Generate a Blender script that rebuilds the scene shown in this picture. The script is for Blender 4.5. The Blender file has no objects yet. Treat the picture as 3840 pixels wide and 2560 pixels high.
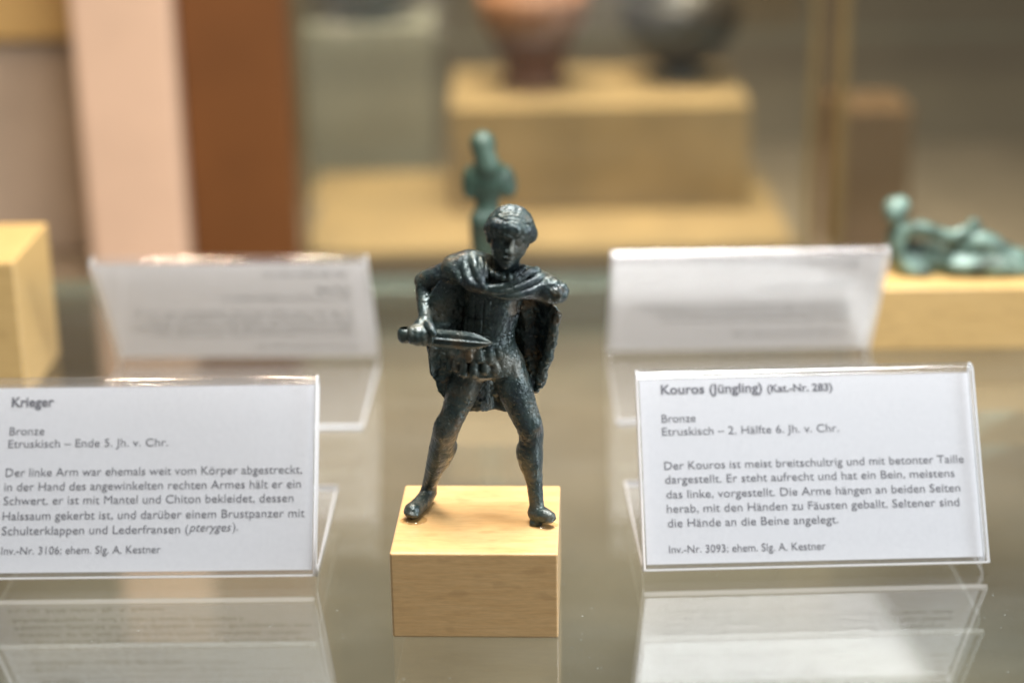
import bpy, bmesh, math, random
import numpy as np
from mathutils import Matrix, Vector

MM = 0.001
random.seed(7)
rng = np.random.default_rng(7)
scene = bpy.context.scene
COL = scene.collection

# ------------------------------------------------------------------ camera
cd = bpy.data.cameras.new("camera")
cam = bpy.data.objects.new("camera", cd)
COL.objects.link(cam)
CAM_P, CAM_R = 0.3336, -0.0156
fw = Vector((0, math.cos(CAM_P), -math.sin(CAM_P)))
up0 = Vector((0, math.sin(CAM_P), math.cos(CAM_P)))
rt0 = Vector((1, 0, 0))
rt = rt0 * math.cos(CAM_R) + up0 * math.sin(CAM_R)
up = up0 * math.cos(CAM_R) - rt0 * math.sin(CAM_R)
M = Matrix((rt, up, -fw)).transposed().to_4x4()
M.translation = Vector((11.27, -525.3, 267.47)) * MM
cam.matrix_world = M
cd.sensor_width = 36.0
cd.lens = 65.44
cd.clip_start = 0.01
cd.clip_end = 20.0
cd.dof.use_dof = True
cd.dof.focus_distance = 0.567
cd.dof.aperture_fstop = 4.7
cd.dof.aperture_blades = 0
scene.camera = cam

# ------------------------------------------------------------------ world, lamps, exposure
w = bpy.data.worlds.new("World")
scene.world = w
w.use_nodes = True
bg = w.node_tree.nodes["Background"]
bg.inputs[0].default_value = (0.84, 0.82, 0.77, 1)
bg.inputs[1].default_value = 0.125

def lamp(name, loc, target, size, power, color, shape='RECTANGLE', size_y=None, spread=180):
    d = bpy.data.lights.new(name, 'AREA')
    d.shape = shape
    d.size = size
    if size_y: d.size_y = size_y
    d.energy = power
    d.color = color
    d.spread = math.radians(spread)
    o = bpy.data.objects.new(name, d)
    COL.objects.link(o)
    o.location = loc
    o.rotation_euler = (Vector(target) - Vector(loc)).to_track_quat('-Z', 'Y').to_euler()
    return o

lamp("case_lamp", (0.10, 0.02, 0.80), (0.05, 0.05, 0), 0.50, 11.2, (0.975, 0.985, 1.0), size_y=0.30, spread=130)
lamp("window_light", (1.0, -0.30, 0.50), (0.0, 0.05, 0.03), 0.4, 2.6, (0.84, 0.92, 1.0), size_y=0.5, spread=80)
WARM = (1.0, 0.80, 0.58)
for sx, sy in ((-0.33, 0.44), (-0.20, 0.52), (-0.05, 0.47)):
    lamp("spot_lamp", (sx, sy, 1.05), (-0.11, 0.12, 0), 0.055, 2.6, WARM, 'DISK')
lamp("neighbour_case_lamp", (0.03, 0.84, 0.80), (0.03, 0.83, -0.1), 0.5, 3.4, (1.0, 0.90, 0.74), size_y=0.15, spread=70)
lamp("neighbour_spot_lamp", (-0.30, 0.30, 1.1), (-0.20, 0.66, 0.10), 0.06, 0.9, (1.0, 0.74, 0.48), 'DISK', spread=70)

scene.view_settings.view_transform = 'Standard'
scene.view_settings.look = 'None'
scene.view_settings.exposure = 0.0
scene.view_settings.gamma = 1.0
cy = scene.cycles
cy.use_denoising = True
cy.max_bounces = 10
cy.diffuse_bounces = 3
cy.glossy_bounces = 4
cy.transmission_bounces = 6
cy.transparent_max_bounces = 32
cy.caustics_reflective = False
cy.caustics_refractive = False
cy.sample_clamp_indirect = 6.0

# ------------------------------------------------------------------ helpers
def tag(o, label=None, cat=None, group=None, kind=None):
    if label: o["label"] = label
    if cat: o["category"] = cat
    if group: o["group"] = group
    if kind: o["kind"] = kind
    return o

def empty(name, loc=(0, 0, 0), rz=0.0):
    o = bpy.data.objects.new(name, None)
    o.empty_display_size = 0.01
    COL.objects.link(o)
    o.location = Vector(loc) * MM
    o.rotation_euler = (0, 0, rz)
    return o

def link(name, me, mats, parent=None, smooth=False):
    o = bpy.data.objects.new(name, me)
    COL.objects.link(o)
    for m in (mats if isinstance(mats, (list, tuple)) else [mats]):
        me.materials.append(m)
    if parent: o.parent = parent
    if smooth:
        me.polygons.foreach_set("use_smooth", [True] * len(me.polygons))
    return o

def box_mesh(name, lo, hi, bev=0.0, seg=2):
    bm = bmesh.new()
    bmesh.ops.create_cube(bm, size=1.0)
    lo, hi = Vector(lo) * MM, Vector(hi) * MM
    for v in bm.verts:
        v.co = Vector([(lo[i] + hi[i]) / 2 + v.co[i] * (hi[i] - lo[i]) for i in range(3)])
    if bev > 0:
        bmesh.ops.bevel(bm, geom=bm.edges[:], offset=bev * MM, segments=seg, affect='EDGES', profile=0.5)
    me = bpy.data.meshes.new(name)
    bm.to_mesh(me)
    bm.free()
    return me

def lathe_mesh(name, prof, n=48):
    """prof: (radius, z) mm, open or closed outline turned about z"""
    vs, fs = [], []
    k = len(prof)
    for i in range(n):
        t = 2 * math.pi * i / n
        for r, z in prof:
            vs.append((r * math.cos(t) * MM, r * math.sin(t) * MM, z * MM))
    for i in range(n):
        j = (i + 1) % n
        for q in range(k - 1):
            fs.append((i * k + q, j * k + q, j * k + q + 1, i * k + q + 1))
    me = bpy.data.meshes.new(name)
    me.from_pydata(vs, [], fs)
    bm = bmesh.new(); bm.from_mesh(me)
    bmesh.ops.remove_doubles(bm, verts=bm.verts, dist=1e-6)
    bmesh.ops.recalc_face_normals(bm, faces=bm.faces)
    bm.to_mesh(me); bm.free()
    return me

# ------------------------------------------------------------------ materials
def mat(name):
    m = bpy.data.materials.new(name)
    m.use_nodes = True
    nt = m.node_tree
    return m, nt, nt.nodes, nt.links, nt.nodes["Principled BSDF"]

def ramp(N, stops):
    r = N.new("ShaderNodeValToRGB")
    e = r.color_ramp.elements
    while len(e) < len(stops): e.new(0.5)
    for el, (p, c) in zip(e, stops):
        el.position = p
        el.color = (*c, 1) if len(c) == 3 else c
    return r

def noise(N, L, coord, scale, detail=4, rough=0.55, stretch=None):
    n = N.new("ShaderNodeTexNoise")
    n.inputs["Scale"].default_value = scale
    n.inputs["Detail"].default_value = detail
    n.inputs["Roughness"].default_value = rough
    if stretch:
        mp = N.new("ShaderNodeMapping")
        mp.inputs["Scale"].default_value = stretch
        L.new(coord, mp.inputs[0])
        L.new(mp.outputs[0], n.inputs["Vector"])
    else:
        L.new(coord, n.inputs["Vector"])
    return n

def mixc(N, L, fac, a, b, mode='MIX'):
    m = N.new("ShaderNodeMix")
    m.data_type = 'RGBA'
    m.blend_type = mode
    for v, s in ((fac, 0), (a, 6), (b, 7)):
        if isinstance(v, (int, float)): m.inputs[s].default_value = v
        elif isinstance(v, tuple): m.inputs[s].default_value = (*v, 1)
        else: L.new(v, m.inputs[s])
    return m.outputs[2]

def plain(name, col, rough=0.6, spec=0.4, metallic=0.0, var=0.15, scale=40):
    m, nt, N, L, b = mat(name)
    tc = N.new("ShaderNodeTexCoord")
    n = noise(N, L, tc.outputs["Object"], scale, 5)
    r = ramp(N, [(0.3, tuple(c * (1 - var) for c in col)), (0.7, tuple(min(1, c * (1 + var)) for c in col))])
    L.new(n.outputs[0], r.inputs[0])
    L.new(r.outputs[0], b.inputs["Base Color"])
    b.inputs["Roughness"].default_value = rough
    b.inputs["Specular IOR Level"].default_value = spec
    b.inputs["Metallic"].default_value = metallic
    return m

def wood(name, light, dark, rough=0.42):
    m, nt, N, L, b = mat(name)
    tc = N.new("ShaderNodeTexCoord")
    co = tc.outputs["Object"]
    g = noise(N, L, co, 60, 6, 0.62, (1.0, 6.0, 14.0))           # long grain along x
    r = ramp(N, [(0.30, dark), (0.72, light)])
    L.new(g.outputs[0], r.inputs[0])
    fine = noise(N, L, co, 260, 3, 0.6, (1.0, 5.0, 9.0))
    rf = ramp(N, [(0.35, (0.86, 0.86, 0.86)), (0.6, (1, 1, 1))])
    L.new(fine.outputs[0], rf.inputs[0])
    c = mixc(N, L, 0.8, r.outputs[0], rf.outputs[0], 'MULTIPLY')
    fl = noise(N, L, co, 105, 2, 0.4, (1.0, 1.6, 2.4))         # short medullary flecks
    rl = ramp(N, [(0.60, (0, 0, 0)), (0.70, (1, 1, 1))])
    L.new(fl.outputs[0], rl.inputs[0])
    mul = N.new("ShaderNodeMath"); mul.operation = 'MULTIPLY'; mul.inputs[1].default_value = 0.42
    L.new(rl.outputs[0], mul.inputs[0])
    c = mixc(N, L, mul.outputs[0], c, tuple(x * 0.72 for x in dark))
    L.new(c, b.inputs["Base Color"])
    b.inputs["Roughness"].default_value = rough
    b.inputs["Specular IOR Level"].default_value = 0.6
    b.inputs["Coat Weight"].default_value = 0.8
    b.inputs["Coat Roughness"].default_value = 0.22
    bp = N.new("ShaderNodeBump"); bp.inputs["Strength"].default_value = 0.05; bp.inputs["Distance"].default_value = 0.0004
    L.new(fine.outputs[0], bp.inputs["Height"]); L.new(bp.outputs[0], b.inputs["Normal"])
    return m

def clear(name, tint, f0=0.045, rough=0.0, haze=0.0, hazecol=(1, 1, 1), dust=0.0):
    """thin clear sheet: transmission straight through + mirror by the Fresnel law at each face"""
    m, nt, N, L, b = mat(name)
    N.remove(b)
    out = N["Material Output"]
    geo = N.new("ShaderNodeNewGeometry")
    dot = N.new("ShaderNodeVectorMath"); dot.operation = 'DOT_PRODUCT'
    L.new(geo.outputs["Normal"], dot.inputs[0]); L.new(geo.outputs["Incoming"], dot.inputs[1])
    ab = N.new("ShaderNodeMath"); ab.operation = 'ABSOLUTE'; L.new(dot.outputs["Value"], ab.inputs[0])
    om = N.new("ShaderNodeMath"); om.operation = 'SUBTRACT'; om.inputs[0].default_value = 1.0; L.new(ab.outputs[0], om.inputs[1])
    pw = N.new("ShaderNodeMath"); pw.operation = 'POWER'; pw.inputs[1].default_value = 5.0; L.new(om.outputs[0], pw.inputs[0])
    ma = N.new("ShaderNodeMath"); ma.operation = 'MULTIPLY_ADD'; ma.inputs[1].default_value = 1 - f0; ma.inputs[2].default_value = f0
    L.new(pw.outputs[0], ma.inputs[0])
    tr = N.new("ShaderNodeBsdfTransparent"); tr.inputs[0].default_value = (*tint, 1)
    gl = N.new("ShaderNodeBsdfGlossy"); gl.inputs["Roughness"].default_value = rough
    gl.inputs["Color"].default_value = (1, 1, 1, 1)
    mx = N.new("ShaderNodeMixShader")
    L.new(ma.outputs[0], mx.inputs[0]); L.new(gl.outputs[0], mx.inputs[2])
    if haze > 0:
        di = N.new("ShaderNodeBsdfDiffuse"); di.inputs[0].default_value = (*hazecol, 1)
        ts = N.new("ShaderNodeBsdfTranslucent"); ts.inputs[0].default_value = (*hazecol, 1)
        a = N.new("ShaderNodeMixShader"); a.inputs[0].default_value = 0.5
        L.new(di.outputs[0], a.inputs[1]); L.new(ts.outputs[0], a.inputs[2])
        h = N.new("ShaderNodeMixShader"); h.inputs[0].default_value = haze
        L.new(tr.outputs[0], h.inputs[1]); L.new(a.outputs[0], h.inputs[2])
        L.new(h.outputs[0], mx.inputs[1])
        if dust > 0:                                       # grains of dust and a faint wipe mark
            tc = N.new("ShaderNodeTexCoord")
            n = noise(N, L, tc.outputs["Object"], 620, 1, 0.5)
            r = ramp(N, [(0.735, (0, 0, 0)), (0.79, (1, 1, 1))]); L.new(n.outputs[0], r.inputs[0])
            n2 = noise(N, L, tc.outputs["Object"], 9, 3, 0.5, (1.0, 3.0, 1.0))
            r2 = ramp(N, [(0.45, (0, 0, 0)), (0.75, (0.04, 0.04, 0.04))]); L.new(n2.outputs[0], r2.inputs[0])
            a1 = N.new("ShaderNodeMath"); a1.operation = 'MULTIPLY_ADD'; a1.inputs[1].default_value = dust
            L.new(r.outputs[0], a1.inputs[0]); L.new(r2.outputs[0], a1.inputs[2])
            a2 = N.new("ShaderNodeMath"); a2.operation = 'ADD'; a2.inputs[1].default_value = haze
            L.new(a1.outputs[0], a2.inputs[0]); L.new(a2.outputs[0], h.inputs[0])
    else:
        L.new(tr.outputs[0], mx.inputs[1])
    L.new(mx.outputs[0], out.inputs[0])
    return m

def bronze(name, cols, metallic, rough, bump=1.0, scale=1.0, coat=0.0):
    m, nt, N, L, b = mat(name)
    tc = N.new("ShaderNodeTexCoord"); co = tc.outputs["Object"]
    n1 = noise(N, L, co, 110 * scale, 6, 0.6)
    r1 = ramp(N, [(0.38, cols[0]), (0.5, cols[1]), (0.63, cols[2])])
    L.new(n1.outputs[0], r1.inputs[0])
    n2 = noise(N, L, co, 75 * scale, 5, 0.65); 
    off = N.new("ShaderNodeMapping"); off.inputs["Location"].default_value = (4.4, 2.2, 1.3)
    L.new(co, off.inputs[0]); L.new(off.outputs[0], n2.inputs["Vector"])
    r2 = ramp(N, [(0.58, (0, 0, 0)), (0.70, (1, 1, 1))]); L.new(n2.outputs[0], r2.inputs[0])
    c = mixc(N, L, r2.outputs[0], r1.outputs[0], cols[3])
    # pale mineral crust specks
    n3 = noise(N, L, co, 900 * scale, 3, 0.7)
    r3 = ramp(N, [(0.60, (0, 0, 0)), (0.72, (1, 1, 1))]); L.new(n3.outputs[0], r3.inputs[0])
    k = N.new("ShaderNodeMath"); k.operation = 'MULTIPLY'; k.inputs[1].default_value = 0.5; L.new(r3.outputs[0], k.inputs[0])
    c = mixc(N, L, k.outputs[0], c, cols[4])
    L.new(c, b.inputs["Base Color"])
    b.inputs["Metallic"].default_value = metallic
    b.inputs["Specular IOR Level"].default_value = 0.6
    rr = N.new("ShaderNodeMapRange"); rr.inputs[1].default_value = 0.3; rr.inputs[2].default_value = 0.7
    rr.inputs[3].default_value = rough - 0.14; rr.inputs[4].default_value = rough + 0.2
    n4 = noise(N, L, co, 420 * scale, 4, 0.6); L.new(n4.outputs[0], rr.inputs[0]); L.new(rr.outputs[0], b.inputs["Roughness"])
    v = N.new("ShaderNodeTexVoronoi"); v.inputs["Scale"].default_value = 750 * scale; L.new(co, v.inputs["Vector"])
    rv = ramp(N, [(0.0, (0, 0, 0)), (0.28, (1, 1, 1))]); L.new(v.outputs["Distance"], rv.inputs[0])
    hm = mixc(N, L, 0.45, n4.outputs[0], rv.outputs[0])
    hm2 = mixc(N, L, 0.35, hm, n3.outputs[0])
    bp = N.new("ShaderNodeBump"); bp.inputs["Strength"].default_value = 0.5 * bump; bp.inputs["Distance"].default_value = 0.00055
    L.new(hm2, bp.inputs["Height"]); L.new(bp.outputs[0], b.inputs["Normal"])
    b.inputs["Coat Weight"].default_value = coat
    b.inputs["Coat Roughness"].default_value = 0.27
    L.new(bp.outputs[0], b.inputs["Coat Normal"])
    return m

M_BRONZE = bronze("dark_bronze", [(0.015, 0.024, 0.028), (0.028, 0.046, 0.042), (0.075, 0.075, 0.058), (0.095, 0.060, 0.028), (0.20, 0.23, 0.195)], 0.4, 0.38, bump=1.6, coat=0.22)
M_GREEN = bronze("green_patina", [(0.012, 0.030, 0.018), (0.024, 0.056, 0.036), (0.045, 0.080, 0.055), (0.03, 0.045, 0.03), (0.14, 0.20, 0.16)], 0.1, 0.55, scale=0.7)
M_GREEN_PALE = bronze("pale_green_patina", [(0.022, 0.035, 0.024), (0.075, 0.125, 0.095), (0.17, 0.25, 0.20), (0.05, 0.04, 0.026), (0.26, 0.34, 0.29)], 0.1, 0.42, scale=1.1)
M_BEECH = wood("beech", (0.72, 0.455, 0.20), (0.61, 0.35, 0.13))
M_BEECH2 = wood("beech_far", (0.66, 0.43, 0.17), (0.55, 0.345, 0.12))
M_PLINTH = plain("ochre_plinth_paint", (0.27, 0.18, 0.078), 0.7, var=0.28, scale=12)
M_GLASS = clear("shelf_glass", (0.94, 0.97, 0.95), 0.17, 0.0, 0.004, (0.8, 0.88, 0.84), dust=0.3)
M_PANE = clear("case_glass", (0.95, 0.965, 0.93), 0.08, 0.0, 0.006, (0.8, 0.85, 0.8))
M_GLASS_EDGE = clear("glass_edge", (0.55, 0.72, 0.62), 0.06, 0.1, 0.5, (0.62, 0.74, 0.66))
M_ACRYL = clear("clear_acrylic", (0.985, 0.985, 0.985), 0.075, 0.02, 0.03, (0.95, 0.96, 1.0))
M_ACRYL_EDGE = clear("acrylic_edge", (0.95, 0.95, 0.95), 0.06, 0.08, 1.0, (0.97, 0.97, 0.98))  # plain white colour stands in for light piped out at the cut edges
M_INK = plain("printing_ink", (0.09, 0.09, 0.105), 0.7, 0.2, var=0.05)
M_TABLE = plain("table_linen", (0.20, 0.16, 0.112), 0.75, scale=14)
M_WALL = plain("back_wall_paint", (0.20, 0.165, 0.115), 0.8, scale=6)
M_PILLAR = plain("pink_plaster", (0.68, 0.46, 0.32), 0.7, var=0.1, scale=8)
M_ORANGE = plain("orange_wood_panel", (0.15, 0.055, 0.014), 0.5, scale=10)
M_GREYBOX = plain("grey_plinth_paint", (0.26, 0.245, 0.18), 0.75, scale=10)
M_GOLD = plain("brass_profile", (0.20, 0.14, 0.055), 0.5, 0.5, 0.2, scale=30)
M_TERRA = plain("terracotta", (0.25, 0.115, 0.06), 0.5, scale=25)
M_TERRA_D = plain("terracotta_dark_slip", (0.10, 0.035, 0.018), 0.45, scale=25)
M_BLACKG = plain("black_glaze", (0.02, 0.018, 0.016), 0.35, scale=25)
M_BENCH = plain("brown_bench_paint", (0.13, 0.095, 0.062), 0.7, var=0.2, scale=10)
M_CABINET = plain("grey_brown_cabinet_paint", (0.42, 0.32, 0.235), 0.7, var=0.2, scale=9)
M_BROWNBOX = plain("brown_plinth_paint", (0.15, 0.08, 0.03), 0.7, scale=12)

def paper_mat():
    m, nt, N, L, b = mat("card_paper")
    N.remove(b)
    out = N["Material Output"]
    tc = N.new("ShaderNodeTexCoord")
    n = noise(N, L, tc.outputs["Object"], 900, 4)
    r = ramp(N, [(0.3, (0.81, 0.82, 0.85)), (0.7, (0.87, 0.88, 0.91))]); L.new(n.outputs[0], r.inputs[0])
    di = N.new("ShaderNodeBsdfDiffuse"); ts = N.new("ShaderNodeBsdfTranslucent")
    L.new(r.outputs[0], di.inputs[0]); L.new(r.outputs[0], ts.inputs[0])
    mx = N.new("ShaderNodeMixShader"); mx.inputs[0].default_value = 0.48
    L.new(di.outputs[0], mx.inputs[1]); L.new(ts.outputs[0], mx.inputs[2]); L.new(mx.outputs[0], out.inputs[0])
    return m
M_PAPER = paper_mat()

# ------------------------------------------------------------------ the setting
def slab(name, lo, hi, m, bev=0.0):
    return link(name, box_mesh(name, lo, hi, bev), m)

tag(slab("display_table", (-1500, -200, -180), (1500, 1500, -150), M_TABLE), kind="structure")
tag(slab("back_wall", (-1500, 1260, -149.5), (1500, 1290, 900), M_WALL), kind="structure")

# glass shelf: clear slab with tinted ground edge
def glass_shelf():
    me = box_mesh("glass_shelf", (-700, -330, -8), (700, 350, 0), 0.8, 2)
    o = link("glass_shelf", me, [M_GLASS, M_GLASS_EDGE])
    for p in me.polygons:
        p.material_index = 0 if abs(p.normal.z) > 0.9 else 1
    tag(o, "clear glass shelf with greenish polished edge carrying the bronzes and label holders", "shelf")
glass_shelf()

# ------------------------------------------------------------------ beech blocks
def block(name, cx, cyy, rz, w_, d_, h_, label, m=M_BEECH, bev=0.7, z=0.0, cat="block", group=None):
    o = link(name, box_mesh(name, (-w_ / 2, -d_ / 2, 0), (w_ / 2, d_ / 2, h_), bev, 3), m)
    o.location = Vector((cx, cyy, z)) * MM
    o.rotation_euler = (0, 0, rz)
    tag(o, label, cat, group)
    return o

block("wooden_block", 0, 0, -0.0445, 50, 50.5, 28, "square beech wood block under the sword bearing bronze warrior")
block("wooden_block", 3, 214, -0.02, 36, 36, 28, "small beech block under the green standing bronze, behind the warrior", M_BEECH2)
block("wooden_block", 216, 252, -0.02, 104, 52, 28, "long beech block under the green reclining bronze", M_BEECH2)
block("wooden_block", -217.5, 210.5, 0.0, 64, 58, 59, "tall empty beech block beside the back of a label holder", M_BEECH2)

# ------------------------------------------------------------------ signed-distance sculpting (mm)
class Field:
    def __init__(s, lo, hi, h):
        s.lo = np.array(lo, np.float32); s.h = h
        s.n = np.ceil((np.array(hi) - s.lo) / h).astype(int) + 1
        s.F = np.full(s.n, 20.0, np.float32)
    def region(s, lo, hi):
        a = np.clip(np.floor((np.array(lo) - s.lo) / s.h).astype(int), 0, s.n)
        b = np.clip(np.ceil((np.array(hi) - s.lo) / s.h).astype(int) + 1, 0, s.n)
        sl = tuple(slice(a[i], b[i]) for i in range(3))
        ax = [(s.lo[i] + s.h * np.arange(a[i], b[i])).astype(np.float32) for i in range(3)]
        return sl, ax[0][:, None, None], ax[1][None, :, None], ax[2][None, None, :]
    def add(s, prim, k=0.0, cut=False):
        lo, hi, fn = prim
        pad = max(1.6 * k, 1.0) + 2 * s.h
        sl, X, Y, Z = s.region(np.array(lo) - pad, np.array(hi) + pad)
        if min(np.array([q.stop - q.start for q in sl])) <= 0: return
        A = s.F[sl]; B = fn(X, Y, Z)
        if cut: A, B = -A, B
        if k > 0:
            hh = np.maximum(k - np.abs(A - B), 0) / k
            R = np.minimum(A, B) - hh * hh * (k * 0.25)
        else:
            R = np.minimum(A, B)
        s.F[sl] = -R if cut else R
    def mesh(s, name, origin, disp=None):
        F = s.F
        nx, ny, nz = F.shape
        inside = F < 0
        cnt = np.zeros((nx - 1, ny - 1, nz - 1), np.uint8)
        for i in (0, 1):
            for j in (0, 1):
                for k in (0, 1):
                    cnt += inside[i:nx - 1 + i, j:ny - 1 + j, k:nz - 1 + k]
        act = (cnt > 0) & (cnt < 8)
        I = np.argwhere(act)
        idx = np.full(act.shape, -1, np.int32); idx[act] = np.arange(len(I))
        c = {}
        for i in (0, 1):
            for j in (0, 1):
                for k in (0, 1):
                    c[i, j, k] = F[I[:, 0] + i, I[:, 1] + j, I[:, 2] + k]
        acc = np.zeros((len(I), 3)); num = np.zeros(len(I))
        keys = list(c)
        for a in keys:
            for ax in range(3):
                if a[ax] == 0:
                    b = list(a); b[ax] = 1; b = tuple(b)
                    fa, fb = c[a], c[b]
                    m = (fa < 0) != (fb < 0)
                    t = np.where(m, fa / np.where(m, fa - fb, 1), 0)
                    p = np.tile(np.array(a, float), (len(I), 1)); p[:, ax] += t
                    acc[m] += p[m]; num[m] += 1
        V = s.lo + s.h * (I + acc / num[:, None])
        quads = []
        def face(sgn0, sgn1, offs):
            e = np.argwhere(sgn0 != sgn1)
            return e
        # x edges
        for ax in range(3):
            sl0 = [slice(1, -1)] * 3; sl1 = [slice(1, -1)] * 3
            sl0[ax] = slice(0, -1); sl1[ax] = slice(1, None)
            a0, a1 = inside[tuple(sl0)], inside[tuple(sl1)]
            e = np.argwhere(a0 != a1)
            flip = a0[tuple(e.T)]
            base = e.copy()
            u, v = [(1, 2), (2, 0), (0, 1)][ax]
            for q in range(3):
                if q != ax: base[:, q] += 1
            def cell(du, dv):
                g = base.copy(); g[:, u] -= du; g[:, v] -= dv
                return idx[g[:, 0], g[:, 1], g[:, 2]]
            q = np.stack([cell(1, 1), cell(0, 1), cell(0, 0), cell(1, 0)], 1)
            q[~flip] = q[~flip][:, ::-1]
            quads.append(q)
        Q = np.concatenate(quads)
        Q = Q[(Q >= 0).all(1)]
        def normals(V):
            n = np.cross(V[Q[:, 2]] - V[Q[:, 0]], V[Q[:, 3]] - V[Q[:, 1]])
            N = np.zeros_like(V)
            for k in range(4):
                for ax in range(3):
                    N[:, ax] += np.bincount(Q[:, k], n[:, ax], len(V))
            return N / np.maximum(np.linalg.norm(N, axis=1, keepdims=True), 1e-9)
        # one light relaxation
        nb = np.zeros_like(V); ct = np.zeros(len(V))
        for k in range(4):
            for ax in range(3):
                nb[:, ax] += np.bincount(Q[:, k], V[Q[:, (k + 1) % 4], ax], len(V))
            ct += np.bincount(Q[:, k], minlength=len(V))
        V = V * 0.6 + 0.4 * nb / np.maximum(ct, 1)[:, None]
        if disp is not None:
            V = V + normals(V) * disp(V)[:, None]
        V = (V - np.array(origin)) * MM
        me = bpy.data.meshes.new(name)
        me.vertices.add(len(V)); me.vertices.foreach_set("co", V.astype(np.float32).ravel())
        me.loops.add(len(Q) * 4); me.loops.foreach_set("vertex_index", Q.astype(np.int32).ravel())
        me.polygons.add(len(Q))
        me.polygons.foreach_set("loop_start", np.arange(0, len(Q) * 4, 4, dtype=np.int32))
        me.polygons.foreach_set("use_smooth", np.ones(len(Q), bool))
        me.update(calc_edges=True)
        return me

_tab = rng.random((32, 32, 32)).astype(np.float32) * 2 - 1
def vnoise(V, size, seed=0):
    p = V / size + seed * 7.31
    i = np.floor(p).astype(int); f = p - i; f = f * f * (3 - 2 * f)
    r = 0
    for a in (0, 1):
        for b in (0, 1):
            for c in (0, 1):
                wgt = (f[:, 0] if a else 1 - f[:, 0]) * (f[:, 1] if b else 1 - f[:, 1]) * (f[:, 2] if c else 1 - f[:, 2])
                r = r + wgt * _tab[(i[:, 0] + a) % 32, (i[:, 1] + b) % 32, (i[:, 2] + c) % 32]
    return r

def cone(a, b, ra, rb):
    a = np.array(a, np.float32); b = np.array(b, np.float32); d = b - a; dd = float(d @ d) + 1e-9
    def fn(X, Y, Z):
        t = np.clip(((X - a[0]) * d[0] + (Y - a[1]) * d[1] + (Z - a[2]) * d[2]) / dd, 0, 1)
        return np.sqrt((X - a[0] - t * d[0]) ** 2 + (Y - a[1] - t * d[1]) ** 2 + (Z - a[2] - t * d[2]) ** 2) - (ra + (rb - ra) * t)
    r = max(ra, rb)
    return np.minimum(a, b) - r, np.maximum(a, b) + r, fn

def ell(c, r, R=None):
    c = np.array(c, np.float32); r = np.array(r, np.float32)
    R = np.eye(3, dtype=np.float32) if R is None else np.array(R, np.float32)      # columns = local axes
    def fn(X, Y, Z):
        x, y, z = X - c[0], Y - c[1], Z - c[2]
        q = [x * R[0, i] + y * R[1, i] + z * R[2, i] for i in range(3)]
        k0 = np.sqrt(sum((q[i] / r[i]) ** 2 for i in range(3)))
        k1 = np.sqrt(sum((q[i] / r[i] ** 2) ** 2 for i in range(3))) + 1e-6
        return k0 * (k0 - 1) / k1
    e = np.sqrt(((R * r) ** 2).sum(1))
    return c - e, c + e, fn

def chain(f, pts, k, cut=False):
    """smooth tapered limb through the points (Catmull-Rom), joined as one form"""
    P = np.array([list(p) + [r] for p, r in pts], np.float32)
    n = len(P)
    if n > 2:
        Q = np.vstack([2 * P[0] - P[1], P, 2 * P[-1] - P[-2]])
        out = []
        sub = 4 if n < 14 else 1
        for i in range(1, n):
            p0, p1, p2, p3 = Q[i - 1], Q[i], Q[i + 1], Q[i + 2]
            for j in range(sub):
                t = j / sub
                out.append(0.5 * (2 * p1 + (p2 - p0) * t + (2 * p0 - 5 * p1 + 4 * p2 - p3) * t * t + (3 * p1 - p0 - 3 * p2 + p3) * t ** 3))
        out.append(P[-1])
        P = np.array(out)
    segs = [cone(P[i, :3], P[i + 1, :3], float(P[i, 3]), float(P[i + 1, 3])) for i in range(len(P) - 1)]
    lo = np.min([q[0] for q in segs], 0); hi = np.max([q[1] for q in segs], 0)
    def fn(X, Y, Z):
        d = segs[0][2](X, Y, Z)
        for q in segs[1:]:
            d = np.minimum(d, q[2](X, Y, Z))
        return d
    f.add((lo, hi, fn), k, cut)

def levels(lv):
    """stacked elliptical sections: (z, cx, cy, half width, half depth)"""
    lv = sorted(lv); A = np.array(lv, np.float32)
    def fn(X, Y, Z):
        z = Z.ravel()
        g = [np.interp(z, A[:, 0], A[:, i]).astype(np.float32)[None, None, :] for i in range(1, 5)]
        d = (np.sqrt(((X - g[0]) / g[2]) ** 2 + ((Y - g[1]) / g[3]) ** 2) - 1) * np.minimum(g[2], g[3])
        return np.maximum(d, np.maximum(A[0, 0] - Z, Z - A[-1, 0]))
    lo = (float((A[:, 1] - A[:, 3]).min()), float((A[:, 2] - A[:, 4]).min()), float(A[0, 0]))
    hi = (float((A[:, 1] + A[:, 3]).max()), float((A[:, 2] + A[:, 4]).max()), float(A[-1, 0]))
    return lo, hi, fn

def sheet(poly, depth, t):
    """curved slab: outline polygon in x-z, centre surface y = depth(x, z), half thickness t"""
    P = np.array(poly, np.float32)
    def fn(X, Y, Z):
        x = X[:, 0, 0][:, None]; z = Z[0, 0, :][None, :]
        d = np.full((x.shape[0], z.shape[1]), 1e9, np.float32); s = np.ones_like(d)
        for i in range(len(P)):
            a, b = P[i], P[i - 1]
            ex, ez = b - a
            wx, wz = x - a[0], z - a[1]
            tt = np.clip((wx * ex + wz * ez) / (ex * ex + ez * ez), 0, 1)
            d = np.minimum(d, (wx - ex * tt) ** 2 + (wz - ez * tt) ** 2)
            c1 = z >= a[1]; c2 = z < b[1]; c3 = ex * wz > ez * wx
            s = np.where((c1 & c2 & c3) | (~c1 & ~c2 & ~c3), -s, s)
        d = (np.sqrt(d) * s)[:, None, :]
        y0 = depth(x, z)[:, None, :]
        return np.maximum(np.abs(Y - y0) - t, d + 0.3)
    lo = (P[:, 0].min(), -30, P[:, 1].min()); hi = (P[:, 0].max(), 30, P[:, 1].max())
    return lo, hi, fn

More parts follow.
